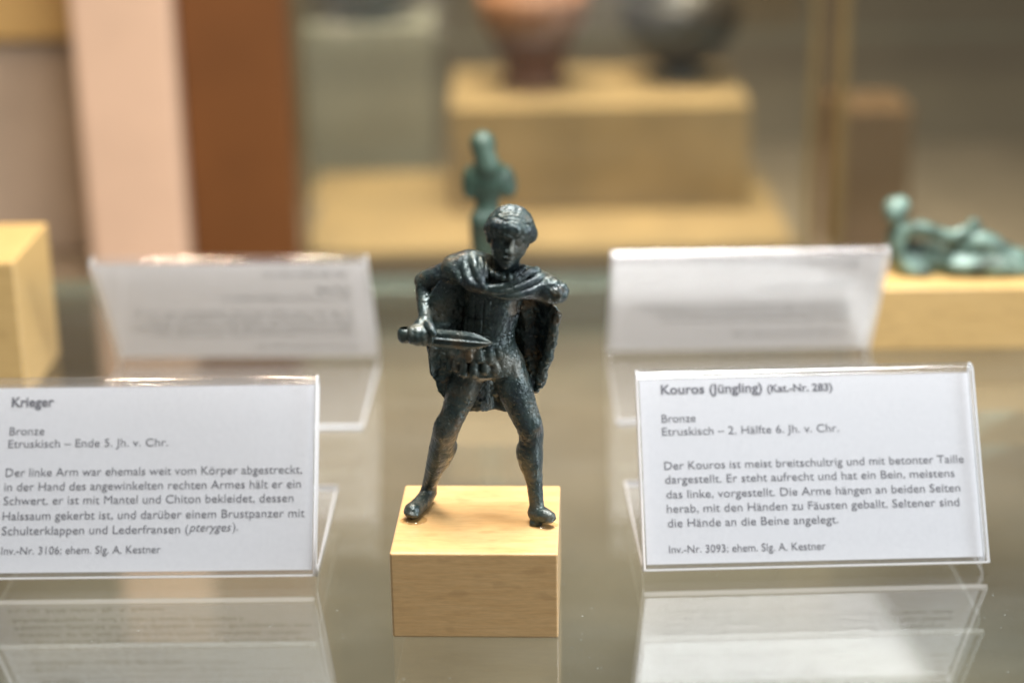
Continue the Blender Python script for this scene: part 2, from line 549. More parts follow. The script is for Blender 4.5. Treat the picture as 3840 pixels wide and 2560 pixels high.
# ------------------------------------------------------------------ the warrior
ORG = (0.0, 0.0, 28.0)
warrior = empty("bronze_warrior", ORG)
tag(warrior, "dark bronze warrior statuette holding a short sword, left arm broken off, on square beech block", "statuette")
LO, HI = (-36, -22, 27.6), (32, 24, 131)

def cast(V, a=0.10, b=0.05):
    """corroded casting skin: soft unevenness, grit and small pits"""
    pit = np.clip(vnoise(V, 0.9, 11) - 0.35, 0, 1)
    crust = np.clip(vnoise(V, 5.0, 13) + 0.1, 0, 1)
    return a * vnoise(V, 3.2, 1) + b * vnoise(V, 1.1, 2) - 0.2 * pit + 0.10 * crust * vnoise(V, 0.65, 14)

# head frame: tilted towards the broken arm, turned a little the same way, looking slightly down
HC = np.array((10.99,-3.00,118.82))
def rot(ax, t):
    return np.array(Matrix.Rotation(t, 3, ax))
HR = rot('Y', math.radians(13)) @ rot('Z', math.radians(7)) @ rot('X', math.radians(3))
def hp(x, y, z):
    """head-local: x viewer's right, y out of the face, z up"""
    return HC + HR @ np.array((x, -y, z))
HAX = HR @ np.diag((1.0, 1.0, 1.0))

def hell(c, r): return ell(hp(*c), r, HAX)

def build_body():
    f = Field(LO, HI, 0.28)
    # trunk core
    f.add(cone((8.19,1.00,103.41), (4.22,1.00,84.37), 7.2, 6.0))
    f.add(cone((-0.72,0.50,78.40), (9.08,0.50,78.23), 5.0, 5.0), 2)
    # legs
    chain(f, [((-1.15,1.50,77.63), 5.0), ((-3.78,0.50,70.77), 5.1), ((-6.15,-0.50,64.17), 4.05), ((-8.80,-1.00,58.04), 3.75), ((-10.02,1.00,53.98), 3.85),
              ((-10.98,3.00,50.02), 3.75), ((-12.58,6.00,44.16), 3.15), ((-14.34,9.00,38.08), 2.5), ((-15.36,11.00,33.83), 2.25)], 1.6)
    f.add(ell((-9.93,-2.00,58.74), (2.6, 2.0, 3.4)), 2.4)                        # kneecap
    f.add(cone((-9.17,5.00,50.03), (-10.84,7.00,44.87), 2.8, 2.0), 3.0)           # calf
    chain(f, [((-15.46,12.00,31.61), 2.5), ((-17.70,6.00,30.74), 2.6), ((-19.93,1.00,30.52), 2.65)], 1.4)
    f.add(ell((-20.26,-0.30,30.82), (2.7, 2.4, 2.3)), 0.8)
    for p in ((-21.96,-1.20,30.81), (-20.99,-2.00,30.57), (-20.05,-2.20,30.36), (-19.00,-1.80,30.30)):
        f.add(ell(p, (0.95, 1.3, 1.0)), 0.35)
    chain(f, [((9.60,0.50,78.09), 5.0), ((11.59,-1.00,71.78), 5.35), ((13.98,-2.00,65.11), 4.65), ((16.00,-3.00,59.84), 4.0), ((16.62,-3.00,56.29), 3.65),
              ((16.42,-2.50,50.40), 3.75), ((16.89,-2.50,44.94), 3.1), ((17.61,-3.00,38.80), 2.35), ((17.96,-3.50,34.23), 2.2)], 1.6)
    f.add(ell((16.89,-4.40,59.25), (2.4, 1.8, 3.2)), 2.4)
    f.add(cone((14.86,-0.50,50.31), (15.47,-1.00,46.49), 2.5, 1.8), 3.0)
    chain(f, [((17.78,-4.20,31.20), 2.6), ((19.88,-6.00,31.40), 2.45), ((21.83,-7.50,31.32), 1.95)], 1.3)
    for p in ((22.90,-7.20,30.88), (22.34,-8.40,30.86), (21.40,-8.80,30.77)):
        f.add(ell(p, (1.1, 0.95, 0.9)), 0.35)
    # sword arm
    chain(f, [((-4.35,1.00,107.38), 4.0), ((-8.54,2.50,105.92), 3.5), ((-13.63,5.00,103.06), 3.15), ((-14.47,4.50,100.24), 2.85), ((-14.33,2.00,97.36), 2.65), ((-14.27,-2.00,94.18), 2.1)], 1.5)
    f.add(ell((-15.73,6.00,103.47), (1.8, 1.6, 1.8)), 1.5)
    # fist: palm, four fingers wrapped round the hilt, thumb along it
    f.add(ell((-14.90,-4.00,91.87), (3.2, 2.4, 2.6)), 1.3)
    f.add(ell((-15.91,-5.80,90.06), (4.4, 2.6, 2.9)), 1.2)
    for i in range(4):
        c = np.array((-18.47,-6.00,90.03)); c[0] += i * 1.95; c[2] -= 0.2 * i; c[1] -= 0.25 * i
        pts = []
        for t in (105, 60, 15, -35, -80, -120):
            a = math.radians(t); R_ = 2.25 if i in (1, 2) else 2.05
            pts.append((c + np.array((0.15 * math.cos(a), -R_ * math.cos(a), R_ * math.sin(a))), 0.78 if t > -60 else 0.7))
        chain(f, pts, 1.1)
    chain(f, [((-13.12,-6.00,93.20), 1.5), ((-12.13,-9.00,92.58), 1.15), ((-11.63,-9.60,91.56), 1.0)], 0.6)
    # neck
    chain(f, [((9.52,0.00,106.12), 4.6), ((10.10,-1.50,110.85), 3.9), (hp(0, -0.5, -2), 4.2)], 1.5)
    # head
    f.add(hell((0, 0, 1.0), (5.7, 6.6, 7.2)), 1.2)
    f.add(hell((0, 1.7, -3.6), (4.5, 4.2, 4.9)), 1.8)
    f.add(hell((0, 4.4, -7.0), (1.9, 1.5, 1.6)), 1.2)                       # chin
    for s in (-1, 1):
        f.add(hell((s * 3.2, 3.2, -2.3), (1.9, 2.0, 2.2)), 1.2)             # cheek
        f.add(hell((s * 2.35, 6.2, 0.35), (1.85, 1.5, 1.3)), 0.5, cut=True)
        f.add(hell((s * 2.35, 4.85, 0.2), (1.4, 1.0, 0.8)), 0.12)        # eyeball
        chain(f, [(hp(s * 1.0, 5.35, 0.75), 0.26), (hp(s * 2.4, 5.6, 1.05), 0.3), (hp(s * 3.8, 4.6, 0.6), 0.24)], 0.15)
        chain(f, [(hp(s * 1.2, 5.5, -0.3), 0.18), (hp(s * 2.4, 5.55, -0.55), 0.22), (hp(s * 3.6, 4.7, -0.2), 0.18)], 0.15)
        chain(f, [(hp(s * 0.7, 6.2, 1.9), 0.6), (hp(s * 2.4, 6.05, 2.35), 0.65), (hp(s * 4.3, 4.5, 1.8), 0.55)], 0.3)   # brow
        f.add(hell((s * 0.95, 6.35, -2.55), (0.75, 0.85, 0.65)), 0.35)      # nostril wing
        f.add(hell((s * 5.6, -0.5, -1.2), (0.9, 1.5, 2.1)), 0.4)            # ear
    chain(f, [(hp(0, 5.9, 1.7), 0.66), (hp(0, 7.1, -0.4), 0.78), (hp(0, 8.1, -2.1), 1.0)], 0.35)
    f.add(hell((0, 6.3, -4.2), (1.9, 0.95, 0.55)), 0.2)
    f.add(hell((0, 6.1, -5.4), (1.6, 0.95, 0.65)), 0.2)
    f.add(cone(hp(-1.8, 6.5, -4.8), hp(1.8, 6.5, -4.8), 0.32, 0.32), 0.15, cut=True)
    # lump of casting metal below the forward foot
    f.add(ell((17.73,-5.60,28.63), (2.0, 1.8, 1.4)), 0.6)
    me = f.mesh("body", ORG, lambda V: (cast(V, 0.12, 0.08) + 0.05 * vnoise(V, 0.55, 3)) * np.where(V[:, 2] > 108, 0.35, 1.0))
    return link("body", me, M_BRONZE, warrior)

def build_hair():
    f = Field((-2, -18, 104), (26, 16, 131), 0.24)
    f.add(hell((0, -0.9, 2.6), (7.0, 7.4, 6.4)))
    ring = []
    for i in range(33):
        t = math.radians(-128 + 256 * i / 32)
        c = math.cos(t)
        z = 3.35 + 0.9 * c - 3.0 * max(0, -math.cos(t * 0.98 + 0.0)) ** 1.0 - 2.6 * (1 - abs(c)) ** 2
        ring.append((hp(6.05 * math.sin(t), 5.5 * c - 0.2, z), 1.75 if abs(i - 16) < 13 else 1.55))
    chain(f, ring, 1.6)
    f.add(hell((0, -3.6, -1.4), (5.6, 4.6, 4.8)), 1.0)
    # fillet groove between crown and roll
    g = []
    for i in range(41):
        t = 2 * math.pi * i / 40
        g.append((hp(6.35 * math.sin(t), 6.25 * math.cos(t) - 0.9, 5.85), 0.32))
    chain(f, g, 0.3, cut=True)
    inv = np.linalg.inv(HR)
    def disp(V):
        q = (V - HC) @ inv.T
        ang = np.arctan2(q[:, 0], -q[:, 1])
        lock = np.where(q[:, 2] < 5.9, 0.12 * np.sin(ang * 27 + 3.0 * vnoise(V, 2.6, 4)) * (0.6 + 0.6 * vnoise(V, 3.0, 6)), 0.10 * np.sin(q[:, 1] * 5.2 + 2.0 * vnoise(V, 2.5, 5)))
        return lock * 1.5 + cast(V, 0.14, 0.14) + 0.12 * vnoise(V, 0.75, 15)
    return link("hair", f.mesh("hair", ORG, disp), M_BRONZE, warrior)

def lev(l, r, hd, cyy=1.0):
    return (l[2], (l[0] + r[0]) / 2, cyy, (r[0] - l[0]) / 2, hd)

def build_cuirass():
    f = Field((-20, -14, 68), (22, 14, 118), 0.26)
    f.add(levels([lev((1.20,0.00,107.60), (17.50,0.00,107.33), 6.0), lev((-2.06,0.00,105.23), (17.47,0.00,104.92), 6.8), lev((-2.65,0.00,101.88), (15.89,0.00,101.57), 6.9),
                  lev((-2.60,0.00,98.49), (14.81,0.00,98.21), 6.8), lev((-2.68,0.00,95.10), (14.00,0.00,94.83), 6.4), lev((-3.28,0.00,91.43), (13.17,0.00,91.16), 6.2),
                  lev((-4.01,0.00,88.29), (12.48,0.00,88.02), 6.3), lev((-4.33,0.00,85.68), (12.05,0.00,85.41), 6.5)]))
    f.add(levels([lev((-4.57,0.00,86.65), (12.32,0.00,86.37), 6.9), lev((-4.86,0.00,85.14), (12.30,0.00,84.86), 7.2)]), 0.3)     # belt
    # notched neckline of the chiton
    col = [((3.92,1.00,109.40), 0.9), ((4.33,-2.50,109.11), 1.1), ((5.98,-5.00,108.25), 1.25), ((8.52,-6.60,107.63), 1.3), ((11.06,-6.80,107.65), 1.3), ((13.36,-5.40,108.25), 1.2), ((14.79,-2.50,108.81), 1.0)]
    chain(f, col, 0.3)
    zb = ((4.08,-6.00,87.76)[2], (4.17,-6.00,92.91)[2])
    def disp(V):
        x, z = V[:, 0], V[:, 2]
        d = np.zeros(len(V))
        front = V[:, 1] < 3
        xs = (x - 0.06 * (z - 90)) / 2.55
        d -= np.where(front & (z < 100), 0.6 * np.exp(-((xs - np.round(xs)) / 0.11) ** 2) * (0.7 + 0.6 * vnoise(V, 1.3, 12)), 0)
        for zz, dep in ((zb[1] + 1.2, 0.5), (zb[0] + 1.5, 0.5), (zb[0] + 0.3, 0.45)):
            d -= dep * np.exp(-((z - zz) / 0.28) ** 2)
        nk = z > 102.8
        ang = np.arctan2(x - 10.3, -(V[:, 1] - 0.6))
        d += np.where(nk, 0.16 * np.sin(ang * 26), 0)
        return d + cast(V, 0.16, 0.10) + 0.07 * vnoise(V, 0.6, 9)
    return link("cuirass", f.mesh("cuirass", ORG, disp), M_BRONZE, warrior)

def build_skirt():
    f = Field((-24, -15, 54), (24, 15, 86), 0.28)
    f.add(levels([lev((-4.45,0.00,86.10), (12.06,0.00,85.83), 6.4), lev((-5.41,0.00,83.91), (12.68,0.00,83.61), 6.4), lev((-6.66,0.00,81.03), (14.20,0.00,80.69), 7.0),
                  lev((-7.52,0.00,78.00), (15.20,0.00,77.62), 7.6), lev((-7.18,0.00,76.04), (15.18,0.00,75.67), 7.6)]))
    zt = (4.05,-7.00,85.80)[2]
    # leather strips with rounded ends, in two rows
    for row, (za, zbm, g) in enumerate((((4.07,-7.00,86.88)[2], (3.99,-8.00,82.61)[2], 0.55), ((4.02,-8.00,84.11)[2], (3.92,-9.00,78.32)[2], 0.25))):
        for i in range(11):
            t = math.radians(-98 + 196 * i / 10 + (9.5 if row else 0))
            wob = random.uniform(-0.9, 0.9) - (0.9 if row and i > 5 else 0)
            def P(z, ex):
                k = (82 - z) / 26
                return np.array((1.6 + (8.4 + 3.6 * k + ex) * math.sin(t), 1.0 - (6.6 + 2.0 * k + ex) * math.cos(t), z))
            f.add(cone(P(za, g), P(zbm + wob, g + 0.25), 1.0, 1.5), 0.25)
    # hem cut so that it arches over the thighs
    me = f.mesh("skirt", ORG, lambda V: cast(V, 0.22, 0.14) + 0.08 * vnoise(V, 0.7, 6))
    return link("skirt", me, M_BRONZE, warrior)

def build_cloak():
    f = Field((-34, -16, 48), (34, 17, 118), 0.28)
    pl = [(-8.11,7.00,107.79), (-13.39,7.00,100.53), (-13.05,7.00,89.52), (-14.01,6.00,82.37), (-13.66,6.00,76.35), (-12.91,6.00,74.79), (-11.32,6.00,70.25), (-9.72,7.00,66.73), (-5.83,8.00,63.44), (-1.48,9.00,61.69), (4.12,9.00,60.60),
          (9.47,9.00,59.93), (14.18,8.00,62.68), (17.93,6.00,66.51), (20.44,4.00,69.76), (21.63,3.00,72.23), (21.52,3.00,75.03), (22.73,3.00,77.94), (23.53,3.00,80.30), (24.75,2.00,89.61), (26.18,1.00,93.75), (23.86,1.00,96.38), (22.58,1.00,98.44),
          (23.08,4.00,102.23), (18.33,5.00,105.80), (9.54,6.00,106.99), (-0.11,6.00,110.39)]
    def depth(x, z):
        d = np.interp(x.ravel(), [-17, -11, -6, -2, 4, 12, 18, 22, 27], [-1.5, -0.5, 0.8, 2.6, 7.5, 9.5, 8.5, 5.0, 0.5]).astype(np.float32)[:, None]
        d = d + 0.7 * np.sin(x * 0.85 + 0.05 * z) * np.clip((105 - z) / 30, 0, 1)
        return d
    f.add(sheet([(p[0], p[2]) for p in pl], depth, 0.95))
    # rolled outer edges
    chain(f, [((24.68,-1.50,93.38), 1.3), ((23.76,-1.00,89.13), 1.6), ((22.42,-0.50,82.52), 1.6), ((20.82,0.00,77.25), 1.5), ((20.01,0.50,73.46), 1.6), ((18.42,2.00,69.42), 1.2)], 1.2)
    chain(f, [((-13.09,3.00,83.27), 1.3), ((-12.23,3.50,77.09), 1.5), ((-10.62,5.00,70.61), 1.2)], 1.0)
    # mass over both shoulders
    chain(f, [((-5.08,0.50,108.35), 4.3), ((-0.44,0.50,109.35), 4.5), ((3.90,1.00,108.05), 4.3)], 1.5)
    chain(f, [((14.14,1.50,105.05), 3.8), ((18.23,0.00,103.96), 4.1), ((21.53,-1.50,102.36), 4.4), ((24.31,-3.00,101.71), 3.6), ((26.20,-4.00,101.33), 2.3)], 1.5)
    # breast of the cloak below the folds
    f.add(ell((0.32,-3.50,106.28), (3.6, 3.4, 3.6)), 1.5)
    chain(f, [((4.36,-4.80,103.41), 1.8), ((9.45,-5.00,102.32), 2.1), ((14.57,-4.20,102.52), 2.6), ((19.07,-2.50,102.31), 2.8)], 1.4)
    # folds from the far shoulder to the pin
    chain(f, [((0.15,-0.50,112.31), 1.7), ((0.68,-4.20,110.75), 1.35), ((1.55,-6.00,108.36), 1.2), ((2.53,-7.20,106.32), 1.15), ((3.53,-7.70,105.00), 1.0)], 0.75)
    chain(f, [((-1.92,0.00,111.66), 1.3), ((-2.15,-3.40,110.02), 1.15), ((-1.66,-5.20,107.63), 1.2), ((-0.40,-6.60,105.92), 1.3), ((2.37,-7.40,104.53), 1.15)], 0.75)
    chain(f, [((-5.79,0.00,110.26), 1.2), ((-4.99,-3.00,108.61), 1.1), ((-3.49,-4.40,106.22), 1.1), ((-0.70,-5.80,104.34), 1.15), ((3.11,-7.00,103.59), 1.0)], 0.75)
    chain(f, [((2.59,-2.00,111.65), 1.0), ((2.97,-4.80,110.36), 0.75), ((3.06,-6.60,107.72), 0.65), ((3.41,-7.50,105.61), 0.6)], 0.2)
    chain(f, [((3.98,-2.00,111.10), 0.7), ((4.24,-4.80,110.07), 0.55), ((4.08,-6.60,107.71), 0.5)], 0.2)
    # folds from the pin to the broken shoulder
    chain(f, [((3.53,-7.60,104.97), 1.0), ((6.69,-7.60,104.79), 0.95), ((10.26,-7.10,105.64), 1.05), ((13.59,-6.00,106.83), 1.15), ((16.17,-4.40,108.03), 1.25), ((18.75,-2.20,107.98), 1.4)], 0.25)
    chain(f, [((3.89,-7.60,104.30), 1.0), ((7.69,-7.60,103.57), 1.0), ((12.02,-6.90,103.95), 1.1), ((15.86,-5.60,105.08), 1.2), ((19.21,-3.80,106.06), 1.3), ((21.04,-2.00,106.41), 1.3)], 0.25)
    chain(f, [((4.38,-7.20,103.23), 0.9), ((8.17,-7.20,102.11), 1.1), ((12.75,-6.80,102.04), 1.3), ((16.85,-5.60,102.66), 1.4), ((20.72,-4.00,103.96), 1.4)], 0.3)
    f.add(ell((3.41,-8.20,105.03), (1.0, 0.8, 1.1)), 0.3)                      # pin
    # broken end
    f.add(cone((28.73,-8.00,98.42), (31.01,-2.00,101.55), 2.4, 2.2), 0.4, cut=True)
    f.add(ell((24.17,-7.00,98.17), (3, 3, 1.6)), 0.6, cut=True)
    def disp(V):
        sx = np.clip((V[:, 0] - 20) / 5, 0, 1) * np.clip((V[:, 2] - 96) / 4, 0, 1)
        back = np.clip((100 - V[:, 2]) / 4, 0, 1)
        return cast(V, 0.10 + 0.4 * sx, 0.06) + sx * (0.5 * vnoise(V, 1.3, 7) + 0.3 * vnoise(V, 0.8, 17)) + back * (0.42 * vnoise(V, 2.4, 8) + 0.26 * vnoise(V, 0.9, 9))
    return link("cloak", f.mesh("cloak", ORG, disp), M_BRONZE, warrior)

def build_sword():
    a, b = np.array((-13.83,-7.00,89.62)), np.array((5.66,-11.00,88.79))
    ax = (b - a) / np.linalg.norm(b - a)
    up_ = np.array((0, 0.08, 0.99)); up_ -= ax * (up_ @ ax); up_ /= np.linalg.norm(up_)
    fr = np.cross(up_, ax)
    if fr[1] > 0: fr = -fr
    L_ = np.linalg.norm(b - a)
    secs = [(0.0, 2.1), (0.04, 2.9), (0.1, 2.7), (0.3, 2.7), (0.5, 2.75), (0.66, 2.65), (0.8, 2.0), (0.9, 1.2), (0.97, 0.4), (1.0, 0.06)]
    vs, fs = [], []
    n = 10
    for s, wd in secs:
        c = a + ax * L_ * s
        th = 1.05 * min(1, wd / 1.6)
        ring = [(1, 0), (0.62, 0.62), (0.12, 0.70), (0.0, 1.0), (-0.12, 0.70), (-0.62, 0.62), (-1, 0), (-0.6, -0.8), (0, -1), (0.6, -0.8)]
        for u, v in ring:
            vs.append(tuple((c + up_ * wd * u + fr * th * v - np.array(ORG)) * MM))
    for i in range(len(secs) - 1):
        for j in range(n):
            k = (j + 1) % n
            fs.append((i * n + j, i * n + k, (i + 1) * n + k, (i + 1) * n + j))
    fs.append(tuple(range(n)))
    fs.append(tuple(reversed(range((len(secs) - 1) * n, len(secs) * n))))
    me = bpy.data.meshes.new("sword")
    me.from_pydata(vs, [], fs)
    bm = bmesh.new(); bm.from_mesh(me); bmesh.ops.recalc_face_normals(bm, faces=bm.faces)
    bm.to_mesh(me); bm.free()
    sw = link("sword", me, M_BRONZE, warrior)
    # hilt with pommel
    f = Field((-38, -16, 70), (-18, 2, 92), 0.25)
    f.add(cone((-20.04,-5.50,90.02), (-13.20,-6.80,89.41), 1.7, 1.7))
    f.add(cone((-19.93,-5.20,89.92), (-17.74,-5.40,89.68), 2.3, 2.1), 0.4)
    f.add(cone((-20.56,-5.20,90.34), (-20.47,-5.20,89.11), 2.0, 2.0), 0.8)
    f.add(cone((-13.42,-6.80,90.63), (-13.74,-6.80,88.33), 1.2, 1.2), 0.4)
    link("hilt", f.mesh("hilt", ORG, lambda V: cast(V, 0.1, 0.06)), M_BRONZE, sw)

build_body(); build_hair(); build_cuirass(); build_skirt(); build_cloak(); build_sword()

# dabs of clear mounting glue below the feet
M_GLUE = clear("clear_glue", (0.97, 0.95, 0.9), 0.06, 0.03)
for nm, p, r in (("mounting_glue", (-19.79,0.00,29.06), (4.4, 3.6, 0.9)), ("mounting_glue", (20.08,0.00,25.58), (4.6, 2.6, 0.8))):
    f = Field((p[0] - 8, p[1] - 12, 27), (p[0] + 8, p[1] + 8, 31), 0.3)
    yy = -1.2 if p[0] < 0 else -6.3
    f.add(ell((p[0], yy, 28.0), r))
    sl, X, Y, Z = f.region((-99, -99, -99), (99, 99, 99))
    f.F = np.maximum(f.F, 28.03 - Z).astype(np.float32)
    link(nm, f.mesh(nm, ORG, lambda V: 0.1 * vnoise(V, 1.5, 3)), M_GLUE, warrior)

# ------------------------------------------------------------------ green standing bronze seen from behind
def build_kouros():
    org = (3.0, 214.0, 28.0)
    root = empty("bronze_kouros", org)
    tag(root, "green patinated standing bronze youth with arms broken at the elbows, behind the warrior", "statuette")
    f = Field((-20, 196, 27.6), (26, 232, 106), 0.55)
    f.add(ell((0.71,213.00,96.30), (5.3, 5.8, 5.6)))
    f.add(cone((1.02,211.00,93.35), (2.68,210.00,87.43), 4.5, 5.0), 1.2)           # hair down the nape
    f.add(ell((2.88,212.00,80.39), (10.0, 5.0, 6.0)), 1.5)
    chain(f, [((-2.93,214.00,83.26), 4.4), ((2.76,214.00,83.90), 5.4), ((8.59,214.00,82.71), 4.4)], 3.0)
    chain(f, [((2.54,214.00,81.72), 6.4), ((2.26,214.00,76.24), 5.8), ((1.99,213.00,71.36), 4.7), ((1.54,212.00,65.74), 5.0)], 2.5)
    chain(f, [((-3.65,214.00,82.91), 3.4), ((-4.96,213.00,79.35), 3.0), ((-4.81,211.00,76.76), 2.6)], 1.6)
    chain(f, [((9.12,214.00,82.34), 3.6), ((11.02,213.00,79.28), 3.2), ((10.80,211.00,76.87), 2.7)], 1.6)
    for x0, x1, x2, x3, dd in ((1104, 1103, 1106, 1107, 2), (1132, 1130, 1128, 1128, -5)):
        pass
    chain(f, [((-0.78,210.00,64.85), 4.6), ((-1.14,212.00,56.89), 4.0), ((-1.00,213.00,46.88), 3.1), ((-1.15,213.00,39.35), 3.0), ((-0.96,213.00,30.81), 1.9)], 1.8)
    chain(f, [((4.37,211.00,64.50), 4.6), ((3.67,214.00,56.24), 4.0), ((3.10,217.00,45.62), 3.1), ((2.95,218.00,37.73), 3.0), ((2.98,219.00,29.78), 1.9)], 1.8)
    f.add(cone((-0.6, 212, 29.6), (-0.6, 221, 29.4), 1.9, 1.6), 1.0)
    f.add(cone((4.0, 217, 29.6), (4.4, 226, 29.4), 1.9, 1.6), 1.0)
    f.F = np.maximum(f.F, 28.05 - (f.lo[2] + f.h * np.arange(f.n[2], dtype=np.float32))[None, None, :])
    link("body", f.mesh("body", org, lambda V: 0.18 * vnoise(V, 4, 1) + 0.1 * vnoise(V, 1.8, 2)), M_GREEN, root)
build_kouros()

# ------------------------------------------------------------------ reclining bronze
def build_reclining():
    org = (216.0, 252.0, 28.0)
    root = empty("reclining_bronze", org)
    tag(root, "pale green reclining bronze figure propped on one arm on long beech block", "statuette")
    f = Field((160, 232, 27.6), (264, 274, 72), 0.6)
    f.add(ell((178.00,252.00,54.86), (5.2, 5.4, 6.4)))
    f.add(ell((178.83,253.00,57.10), (5.6, 5.6, 4.4)), 1.0)
    f.add(cone((178.58,252.00,50.96), (179.00,251.00,46.35), 3.0, 3.4), 1.5)
    chain(f, [((178.62,252.00,43.13), 4.2), ((180.45,252.00,37.20), 5.4), ((183.93,250.00,31.82), 5.8)], 2.5)
    chain(f, [((180.84,248.00,46.38), 3.8), ((186.48,246.00,48.80), 3.6), ((193.29,245.00,47.03), 3.3), ((200.10,244.00,45.26), 2.9), ((206.38,245.00,47.21), 2.6)], 1.2)
    f.add(ell((210.39,246.00,49.58), (3.2, 2.6, 3.2)), 1.0)
    f.add(ell((192.75,252.00,34.04), (17, 6, 7)), 3.0)
    f.add(ell((220.91,247.00,33.89), (16, 6, 6.5)), 3.0)
    f.add(ell((175.29,246.00,55.17), (2.6, 2.0, 4.0)), 1.0)
    chain(f, [((184.50,250.00,31.81), 5.6), ((192.49,250.00,31.09), 5.2), ((201.85,250.00,32.91), 5.8)], 2.5)
    chain(f, [((203.40,249.00,34.76), 5.6), ((209.15,247.00,40.75), 5.4), ((215.77,246.00,42.10), 5.2), ((223.22,246.00,37.68), 4.6), ((232.13,246.00,31.65), 3.6), ((237.41,246.00,29.20), 2.8)], 2.0)
    chain(f, [((202.18,243.00,32.25), 4.2), ((212.94,241.00,32.68), 4.2), ((226.13,241.00,31.68), 3.6), ((235.60,241.00,30.36), 2.6)], 3.0)
    chain(f, [((179.12,247.00,43.19), 3.2), ((179.83,245.00,36.33), 2.6), ((183.85,243.00,30.98), 2.2), ((190.81,242.00,30.39), 2.0)], 1.6)
    f.F = np.maximum(f.F, 28.05 - (f.lo[2] + f.h * np.arange(f.n[2], dtype=np.float32))[None, None, :])
    link("body", f.mesh("body", org, lambda V: 0.25 * vnoise(V, 4, 1) + 0.12 * vnoise(V, 1.8, 2)), M_GREEN_PALE, root)
build_reclining()

# ------------------------------------------------------------------ label holders and cards
LEAN, LPAN, BASE, WID = 0.5685, 67.1, 70.7, 110.5

def holder_path():
    """centre line of the bent sheet in (v, z): base, fold, rear leaf, top fold, front leaf; thickness th"""
    th, rf, rt_ = 2.4, 2.4, 2.5
    ux, uz = math.sin(LEAN), math.cos(LEAN)            # up the leaf
    nx, nz = -math.cos(LEAN), math.sin(LEAN)           # towards the reader
    z0 = th / 2
    pts = [(BASE, z0), (BASE - 8, z0), (rf + 3, z0)]
    ang0 = -math.pi / 2
    turn = math.pi - (math.pi / 2 - LEAN)              # angle from -v direction round to the leaf
    cx, cz = rf * 0.9, z0 + rf
    for i in range(0, 11):
        t = i / 10
        a = -math.pi / 2 - t * turn * 0.98
        pts.append((cx + rf * math.cos(a), cz + rf * math.sin(a)))
    p = pts[-1]
    s_end = LPAN - 8.6
    for s in np.linspace(3, s_end, 6):
        pts.append((p[0] + ux * s, p[1] + uz * s))
    q = pts[-1]
    c = (q[0] + nx * rt_, q[1] + nz * rt_)
    b0 = math.atan2(-nz, -nx)
    for i in range(1, 17):
        a = b0 + math.pi * i / 16
        pts.append((c[0] + rt_ * math.cos(a), c[1] + rt_ * math.sin(a)))
    e = pts[-1]
    for s in np.linspace(4, s_end + 4.0, 6):
        pts.append((e[0] - ux * s, e[1] - uz * s))
    mid = ((q[0] + e[0]) / 2, (q[1] + e[1]) / 2)
    return pts, th, (ux, uz), (nx, nz), mid, s_end

PATH, TH, UP_, NRM, MID, SEND = holder_path()

def holder_mesh():
    P = np.array(PATH); n = len(P)
    T = np.gradient(P, axis=0); T /= np.linalg.norm(T, axis=1, keepdims=True)
    Nn = np.stack([-T[:, 1], T[:, 0]], 1)
    A, B = P + Nn * TH / 2, P - Nn * TH / 2
    A[:, 1] = np.maximum(A[:, 1], 0.02); B[:, 1] = np.maximum(B[:, 1], 0.02)
    vs, fs, mi = [], [], []
    h = WID / 2
    for x in (-h, h):
        for q in A: vs.append((x * MM, q[0] * MM, q[1] * MM))
        for q in B: vs.append((x * MM, q[0] * MM, q[1] * MM))
    a0, b0, a1, b1 = 0, n, 2 * n, 3 * n
    for i in range(n - 1):
        fs.append((a0 + i, a0 + i + 1, a1 + i + 1, a1 + i)); mi.append(0)
        fs.append((b0 + i, b1 + i, b1 + i + 1, b0 + i + 1)); mi.append(0)
        fs.append((a0 + i, b0 + i, b0 + i + 1, a0 + i + 1)); mi.append(1)
        fs.append((a1 + i, a1 + i + 1, b1 + i + 1, b1 + i)); mi.append(1)
    fs.append((a0, a1, b1, b0)); mi.append(1)
    e = n - 1
    fs.append((a0 + e, b0 + e, b1 + e, a1 + e)); mi.append(1)
    me = bpy.data.meshes.new("label_holder")
    me.from_pydata(vs, [], fs)
    me.polygons.foreach_set("material_index", mi)
    me.polygons.foreach_set("use_smooth", [m == 0 for m in mi])
    bm = bmesh.new(); bm.from_mesh(me); bmesh.ops.recalc_face_normals(bm, faces=bm.faces)
    bmesh.ops.bevel(bm, geom=[e for e in bm.edges if len({q.material_index for q in e.link_faces}) > 1], offset=0.0005, segments=1, affect='EDGES', material=1)
    bmesh.ops.split_edges(bm, edges=[e for e in bm.edges if len({q.material_index for q in e.link_faces}) > 1])   # crisp sawn edges
    bm.to_mesh(me); bm.free()
    me.materials.append(M_ACRYL); me.materials.append(M_ACRYL_EDGE)
    return me
HM = holder_mesh()

# the card lies in the pocket; u across, s up the leaf measured from the shelf fold
CW, CLO, CHI = 108.0, 2.4, 62.8
def card_point(u, s, off):
    k = MID[0] * NRM[0] + MID[1] * NRM[1]
    o = (NRM[0] * k, NRM[1] * k)
    return (u, o[0] + UP_[0] * s + NRM[0] * off, o[1] + UP_[1] * s + NRM[1] * off)

def card_mesh():
    vs, fs = [], []
    nu, ns = 24, 12
    for j in range(ns + 1):
        for i in range(nu + 1):
            u = -CW / 2 + CW * i / nu; s = CLO + (CHI - CLO) * j / ns
            vs.append(tuple(c * MM for c in card_point(u, s, 0.0)))
    for j in range(ns):
        for i in range(nu):
            k = j * (nu + 1) + i
            fs.append((k, k + 1, k + nu + 2, k + nu + 1))
    me = bpy.data.meshes.new("label_card"); me.from_pydata(vs, [], fs)
    me.polygons.foreach_set("use_smooth", [True] * len(fs))
    return me
CM = card_mesh()
CM.materials.append(M_PAPER)

